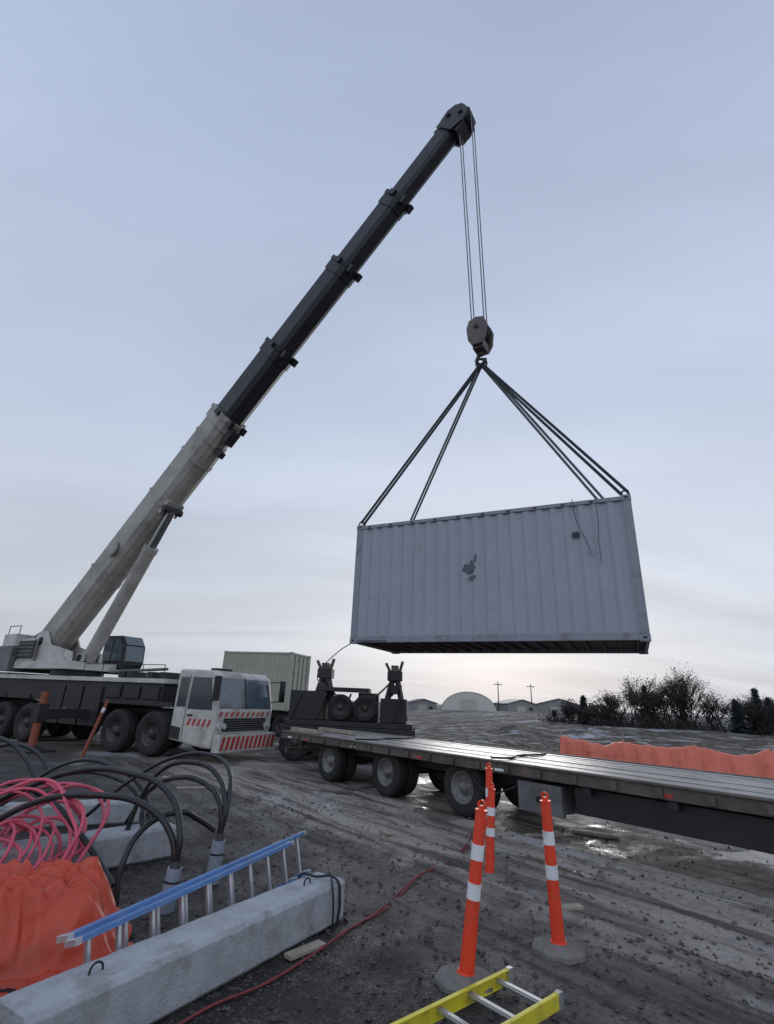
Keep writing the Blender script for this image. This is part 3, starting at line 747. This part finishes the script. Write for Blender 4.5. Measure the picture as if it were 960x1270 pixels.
# ------------------------------------------------------------ trees
def leaf(mb,c,s,m_):
    u=Vector((random.gauss(0,1),random.gauss(0,1),random.gauss(0,1))).normalized(); v_=u.orthogonal().normalized()
    mb.add([c-u*s,c-v_*s*.5,c+u*s,c+v_*s*.5],[(0,1,2,3)],m_)
def branch(mb,p,d,l,r,dep,leaves,sg):
    e=p+d*l; mb.cyl(p,e,r,r*.6,M_bark,4,False)
    if dep<=1:
        for i in range(leaves): leaf(mb,e+Vector((random.gauss(0,sg),random.gauss(0,sg),random.gauss(0,sg))),random.uniform(.05,.10),M_leaf)
    if dep==0: return
    for i in range(3):
        nd=(d+Vector((random.uniform(-.75,.75),random.uniform(-.75,.75),random.uniform(-.2,.5)))).normalized()
        branch(mb,p+d*l*random.uniform(.45,1),nd,l*random.uniform(.6,.8),max(.012,r*.6),dep-1,leaves,sg)
mb=MB()
for i in range(56):
    t=i/55; x=15.5+t*34+random.uniform(-.4,.4); y=45+random.uniform(-2,4)-t*4
    hgt=(.50+.75*sst(0,.28,t))*random.uniform(.65,1.2)*(1 if t<.36 else .62)
    z=gh(x,y)-.1; bare=random.random()<.6
    for k in range(4):
        d=Vector((random.uniform(-.5,.5),random.uniform(-.5,.5),1)).normalized()
        branch(mb,Vector((x+random.uniform(-.6,.6),y+random.uniform(-.5,.5),z)),d,hgt*1.45,.06,4 if k<3 else 3,0 if bare else 3,.22)
    for k in range(330):
        c=Vector((x+random.gauss(0,.7),y+random.gauss(0,.7),z+abs(random.gauss(0,.45))*(.6+hgt*.8)))
        leaf(mb,c,random.uniform(.06,.13),M_leaf)
mb.build('distant_tree_line')
def conifer(x,y,h):
    E=empty('conifer_tree',(x,y,gh(x,y)-.1)); mb=MB()
    mb.cyl((0,0,0),(0,0,h),.12,.015,M_bark,7); mb.build('trunk',E)
    mb=MB(); z=.1*h
    while z<h*.99:
        rr=(1-z/h)*h*.28+.05
        for i in range(10):
            t=random.random()*6.28; rl=rr*random.uniform(.7,1.15); d=Vector((math.cos(t),math.sin(t),-.15))
            st=max(3,int(rl/.10))
            for k in range(st):
                c=Vector((0,0,z))+d*rl*(k+.6)/st
                for q_ in range(2):
                    o=Vector((random.gauss(0,.06),random.gauss(0,.06),random.gauss(0,.05)))
                    u=(d+Vector((random.uniform(-.8,.8),random.uniform(-.8,.8),random.uniform(-.5,.2)))).normalized()*random.uniform(.12,.24); v_=u.orthogonal().normalized()*.05
                    mb.add([c+o-u*.3-v_,c+o+u,c+o-u*.3+v_],[(0,1,2)],M_need)
        z+=h*.035
    mb.build('foliage',E)
for x,y,h in((28.2,42,2.6),(29.6,41.5,3.5),(30.9,42,2.8),(32.1,41,3.3),(33.4,41.5,2.4),(17.3,45,2.3),(22.6,45,3.3),(36.5,42,3.4)):
    conifer(x,y,h)

# ------------------------------------------------------------ orange tarped fence
def tarp_run(pts,h,seed):
    prof=[(-.42,0),(-.36,.12),(-.28,.32),(-.20,.58),(-.12,.82),(-.05,.96),(.03,1.0),(.12,.82),(.22,.5),(.32,.2),(.4,0)]
    segs=[];L_=0
    for i in range(len(pts)-1):
        A=Vector(pts[i]+(0,));B_=Vector(pts[i+1]+(0,)); segs.append((L_,A,B_,(B_-A).length)); L_+=(B_-A).length
    nu=int(L_/.05); vs=[]
    for i in range(nu+1):
        t=i*L_/nu
        for (l0,A,B_,l) in segs:
            if t<=l0+l+1e-6: break
        d=(B_-A)/l; n_=Vector((-d.y,d.x,0)); base=A+d*(t-l0)
        post=abs(((t/2.1)%1)-.5)*2
        hs=h*(.78+.18*post**2+.13*nz(t*.8,seed)+.08*nz(t*3,seed+3))
        fold=.07*math.sin(t*9+3*nz(t*.7,seed))*(1-post*.3)
        for u,v_ in prof:
            c=base+n_*(u*(1+.3*nz(t*1.2,v_*2,seed))+fold*(1-abs(v_-.5))+.07*nz(t*3.5,v_*1.5,seed+1)+.06*nz(t*9,v_*1.5,seed))
            c.z=max(0,v_*hs+.03*nz(t*6,v_*3,seed+7)*(v_>.05))+gh(c.x,c.y)-.02
            vs.append(c)
    k=len(prof)
    fs=[(i*k+j,(i+1)*k+j,(i+1)*k+j+1,i*k+j+1) for i in range(nu) for j in range(k-1)]
    fs+=[tuple(range(k)),tuple(range(nu*k+k-1,nu*k-1,-1))]
    E=empty('orange_tarp_fence',(0,0,0)); mb=MB(); mb.add(vs,fs,M_tarp2,True); mb.build('tarp',E)
    mb=MB(); t=0
    while t<L_:
        for (l0,A,B_,l) in segs:
            if t<=l0+l: break
        c=A+(B_-A)/l*(t-l0); mb.cyl(c,c+Vector((.02,0,h*1.15)),.03,.03,M_wood,6); t+=2.1
    mb.build('stakes',E)
tarp_run([(6.75,20.1),(9.2,18.7),(11.9,17.0),(14.2,15.2),(17.5,12.2)],1.06,1)

# ------------------------------------------------------------ delineators
def delineator(x,y,dx,dy,h):
    E=empty('traffic_delineator',(x,y,gh(x,y)))
    mb=MB(); top=Vector((dx,dy,h)); a_=top.normalized()
    def rr(t): return .057-.014*t
    bands=[(.06,.44,M_orange),(.44,.53,M_wht),(.53,.66,M_orange),(.66,.75,M_wht),(.75,.94,M_orange)]
    for t0,t1,m_ in bands:
        e=.0025 if m_ is M_wht else 0
        mb.cyl(top*t0,top*t1,rr(t0)+e,rr(t1)+e,m_,20)
    mb.cyl(top*.94,top*.955,.050,.050,M_orange,20); mb.cyl(top*.955,top*.98,.024,.024,M_orange,12)
    c=top*.985
    mb.lathe(c,(a_.orthogonal()),[(.036,-.010),(.020,-.010),(.020,.010),(.036,.010),(.036,-.010)],M_orange,14)
    mb.cyl(top*.02,top*.062,.085,.066,M_orange,20)
    mb.build('post',E)
    mb=MB()
    mb.lathe((0,0,0),(0,0,1),[(.23,-.02),(.225,.03),(.20,.042),(.13,.05),(.10,.065),(.001,.065)],M_rubber,8)
    o=mb.build('base',E)
    for p in o.data.polygons: p.use_smooth=False
delineator(.72,4.6,.15,.0,1.16); delineator(1.6,5.19,-.04,.0,1.16); delineator(1.5,7.48,.02,0,1.14)
delineator(1.42,7.15,.06,0,1.0)
E=empty('marker_pole',(-7.94,15,0)); mb=MB()
t_=Vector((.35,.1,1.62))
for a0,a1,m_ in((0,.8,M_ojack),(.8,.88,M_wht),(.88,1,M_ojack)): mb.cyl(t_*a0,t_*a1,.045,.045,m_,12)
mb.lathe((0,0,0),(0,0,1),[(.22,-.02),(.21,.04),(.001,.06)],M_rubber,10); mb.build('pole',E)

# ------------------------------------------------------------ precast concrete beams
def cbeam(x,y,d,l,w_,h_):
    E=empty('concrete_beam',(x,y,.0),math.atan2(d[1],d[0])); mb=MB()
    c=.03
    pr=[(c,0),(w_-c,0),(w_,c),(w_,h_-c),(w_-c,h_),(c,h_),(0,h_-c),(0,c)]
    n=40;vs=[]
    for i in range(n+1):
        for (u,v_) in pr:
            ch=.014*max(0,nz(i*.9,u*5,v_*5+2))
            vs.append((l*i/n,-u+.004*nz(i*.7,u*5)+(ch if u<.1 else -ch if u>w_-.1 else 0),v_+.003*nz(i*.9,v_*7,3)-(ch if v_>h_*.6 else 0)))
    k=len(pr); fs=[(i*k+j,i*k+(j+1)%k,(i+1)*k+(j+1)%k,(i+1)*k+j) for i in range(n) for j in range(k)]
    fs+=[tuple(range(k-1,-1,-1)),tuple(range(n*k,n*k+k))]
    mb.add(vs,fs,M_conc); mb.build('beam_body',E,.005)
    for t in(.35,l-.45): tube('lifting_loop',[(t-.05,-w_/2,h_-.02),(t-.035,-w_/2,h_+.035),(t+.02,-w_/2,h_+.04),(t+.04,-w_/2,h_-.02)],.007,M_dark,E)
    return E
d=(-.53,-.848)
E1=cbeam(-.24,5.62,d,2.75,.36,.33)
tube('black_cord',[(.12,.02,.01),(.10,.02,.2),(.12,-.02,.35),(.2,-.2,.355),(.22,-.36,.345),(.2,-.39,.2),(.15,-.42,.02)],.011,M_cable,E1)
tube('black_cord',[(.2,.03,.01),(.22,.03,.25),(.19,-.02,.355),(.05,-.15,.38),(-.03,-.2,.3),(-.04,-.15,.1),(.0,.05,.01)],.009,M_cable,E1)
cbeam(-2.44,7.3,(-.68,-.733),3.4,.42,.34)
cbeam(-3.6,8.9,(-.9,-.43),2.6,.38,.3)

# ------------------------------------------------------------ ladders
def ladder(name,p0,dr,wd,l,width,mr,mrung,rail=.04,depth=.085,sp=.305,fly=False):
    p0=Vector(p0);dr=Vector(dr).normalized();wd=Vector(wd); wd=(wd-dr*wd.dot(dr)).normalized(); n_=dr.cross(wd).normalized()
    E=empty(name,p0)
    def part(off,w_,l0,l1,tag):
        mb=MB()
        for s in(0,1):
            o=off+wd*((width-w_)/2+w_*s); sg=1 if s==0 else -1; c=(l0+l1)/2; hl=(l1-l0)/2
            mb.obox(o+dr*c,(dr,wd,n_),(hl,.005,depth/2),mr)
            for k in(-1,1): mb.obox(o+dr*c+n_*k*(depth/2-.004)+wd*sg*.0155,(dr,wd,n_),(hl,.0103,.004),mr)
            for e in(l0+.02,l1-.02): mb.obox(o+dr*e+wd*sg*.01,(dr,wd,n_),(.024,.019,depth/2+.004),mrung)
        mb.build('rails'+tag,E,.002)
        mb=MB(); t=l0+.16
        while t<l1-.1:
            mb.cyl(off+dr*t+wd*((width-w_)/2+.006),off+dr*t+wd*((width+w_)/2-.006),.017,.017,mrung,10)
            mb.obox(off+dr*t+wd*width/2+n_*.014,(dr,wd,n_),(.016,w_/2-.01,.004),mrung); t+=sp
        mb.build('rungs'+tag,E)
    part(Vector((0,0,0)),width,0,l,'')
    if fly: part(n_*fly,width-.05,.45,l+.02,'_fly')
ladder('blue_ladder',(-.72,6.77,.05),(-1.12,-2.95,0),(-.09,.04,.37),3.1,.40,M_blue,M_alu,fly=-.09)
ladder('yellow_ladder',(1.05,4.62,.07),(-.76,-.65,-.0),(.65,-.76,.0),2.6,.42,M_yel,M_alu)

# ------------------------------------------------------------ orange tarp heap
def heap(cx_,cy_,rx_,ry_,h,seed,ang=0):
    n=110;vs=[];ca,sa=math.cos(ang),math.sin(ang)
    for j in range(n+1):
        for i in range(n+1):
            u=-1+2*i/n;v_=-1+2*j/n
            e=max(abs(u),abs(v_))*.7+math.hypot(u,v_)*.3; e+=.12*nz(u*1.6,v_*1.6,seed)
            f=1-sst(.60,.97,e)
            w1=.35*nz(u*1.5,v_*1.5,seed+20)
            rg=1-abs(nz(u*1.3+w1,v_*3.4+w1,seed+2))*2.2
            rg2=1-abs(nz(u*5.5+w1*3+v_*2,v_*3.0,seed+4))*2.4
            rg3=1-abs(nz(u*3+v_*7,v_*8-u*4,seed+6))*2.4
            z=h*f*(.60+.24*rg+.16*rg2+.09*rg3)+.04*max(0,rg2)*(1-f)
            x=u*rx_+.06*nz(u*4,v_*4,seed+9);y=v_*ry_+.06*nz(u*4,v_*4,seed+11)
            vs.append((x*ca-y*sa,x*sa+y*ca,max(z,0)+.01-(.05 if e>1.02 else 0)))
    fs=[(j*(n+1)+i,j*(n+1)+i+1,(j+1)*(n+1)+i+1,(j+1)*(n+1)+i) for j in range(n) for i in range(n)]
    mb=MB(); mb.add(vs,fs,M_tarp,True); o=mb.build('orange_tarp'); o.location=(cx_,cy_,0)
heap(-2.85,4.72,.98,.62,.50,3,R(25)); heap(-2.75,3.75,.55,.42,.25,8,R(10))

# ------------------------------------------------------------ conduit stubs and cables
H=empty('power_cables',(-1.9,5.69,0))
O=Vector((-1.9,5.69,0))
def st(x,y,h,tilt=(0,0)):
    mb=MB(); p=Vector((x,y,0))-O; t=p+Vector((tilt[0],tilt[1],h))
    mb.cyl(p-Vector((0,0,.03)),t,.080,.068,M_sleeve,20); mb.cyl(t-(t-p)*.33,t-(t-p)*.29,.076,.076,M_cable,20); mb.cyl(t,t+(t-p)*.16,.055,.032,M_cable,16)
    mb.build('cable_end_sleeve',H); return t
t1=st(-1.9,5.69,.34,(.03,0)); t2=st(-1.71,6.46,.40,(.02,0))
def cab(pts,r): tube('cable',[tuple(Vector(p)-O) for p in pts],r,M_cable,H)
T1=t1+O;T2=t2+O
cab([tuple(T1),(-1.88,5.7,.62),(-2.15,5.95,.92),(-2.75,6.2,1.06),(-3.4,6.4,1.02),(-4.1,6.5,.75),(-4.9,6.6,.3)],.032)
cab([tuple(T1),(-1.96,5.72,.58),(-2.3,5.85,.80),(-2.9,6.0,.86),(-3.5,6.1,.78),(-4.1,6.2,.5),(-4.8,6.3,.1)],.032)
cab([(-2.35,5.65,.02),(-2.38,5.7,.35),(-2.30,5.9,.62),(-2.05,6.1,.72),(-1.9,6.3,.62),(-1.75,6.43,.5)],.028)
cab([tuple(T2),(-1.69,6.5,.75),(-1.88,6.7,1.0),(-2.25,6.9,1.10),(-2.65,7.0,1.0),(-2.85,7.0,.7),(-2.95,7.0,.3)],.028)
cab([tuple(T2),(-1.74,6.5,.72),(-2.0,6.7,.90),(-2.4,6.9,.93),(-2.8,7.1,.75),(-3.1,7.3,.35)],.028)
cab([tuple(T2),(-1.66,6.52,.78),(-1.78,6.8,1.05),(-2.1,7.1,1.17),(-2.6,7.3,1.12),(-3.2,7.4,.8),(-3.7,7.4,.35)],.024)
cab([(-5.4,8.2,.25),(-4.4,7.9,.75),(-3.6,7.7,.80),(-3.0,7.4,.55),(-2.8,7.1,.2)],.028)
cab([(-5.6,8.9,.3),(-4.6,8.4,.85),(-3.9,8.1,.9),(-3.2,7.9,.6),(-2.9,7.7,.1)],.028)
cab([(-5.2,7.0,.5),(-4.5,6.8,.8),(-3.8,6.6,.72),(-3.1,6.3,.4),(-2.6,6.1,.05)],.03)
cab([(-8.5,10.2,.3),(-7.4,10.0,.95),(-6.6,9.8,1.0),(-5.8,9.5,.6),(-5.3,9.2,.1)],.035)
cab([(-8.2,11.2,.2),(-7.6,11.0,.7),(-6.8,10.8,.8),(-6.1,10.5,.45),(-5.8,10.2,.05)],.035)
cab([(-6.5,9.5,.02),(-5.0,9.3,.04),(-3.9,9.5,.03),(-3.3,9.1,.03),(-2.9,8.3,.02)],.03)
E=empty('pink_hose_coil',(-3.75,6.1,.0))
for i in range(18):
    a_=random.uniform(-.6,.6); rr_=random.uniform(.30,.56); cx_=random.gauss(0,.15); cy_=random.gauss(0,.18); tl=random.uniform(.6,1.4)
    pts=[]
    for k in range(9):
        t=k*2*math.pi/9; k2=rr_*random.uniform(.92,1.1); px=k2*1.15*math.cos(t); pz=k2*math.sin(t)*math.sin(tl); py_=k2*math.sin(t)*math.cos(tl)
        x_=px*math.cos(a_)-py_*math.sin(a_); y_=px*math.sin(a_)+py_*math.cos(a_)
        pts.append((cx_+x_+random.gauss(0,.02),cy_+y_,max(.03,rr_*.80+pz+random.gauss(0,.02))))
    tube('hose_loop',pts,random.choice((.014,.018,.018)),M_pink,E,True)
tube('hose_tail',[(.3,.1,.05),(.7,.3,.03),(.6,-.3,.03),(.0,-.6,.03),(-.6,-.5,.03)],.018,M_pink,E)

pts=[(1.62,9.6),(1.45,8.7),(.95,7.6),(.55,6.9),(.12,6.0),(-.2,5.35),(-.42,4.95),(-.72,4.48),(-1.02,4.12),(-1.3,3.6)]
tube('red_extension_cord',[(x,y,gh(x,y)+.012) for x,y in pts],.010,M_cord)
tube('red_extension_cord',[(x+.04+.03*math.sin(i*2),y+.05,gh(x,y)+.012) for i,(x,y) in enumerate(pts[:7])],.008,M_cord)
def plank(x,y,l,a_,m_=M_wood,w_=.045,h_=.03):
    E=empty('wood_scrap',(x,y,gh(x,y)+.005),a_); mb=MB(); mb.box((-l/2,-w_,0),(l/2,w_,h_),m_); mb.build('board',E,.004)
plank(-.50,4.98,.36,R(48)); plank(2.35,8.0,.5,R(-35)); plank(2.7,9.2,.6,R(10)); plank(3.6,9.4,.7,R(-30)); plank(-1.3,8.1,.2,R(70)); plank(-3.9,12.1,.6,R(20)); plank(-4.6,13.2,.8,R(-10)); plank(2.0,6.1,.3,R(15)); plank(.2,8.9,.25,R(-60))
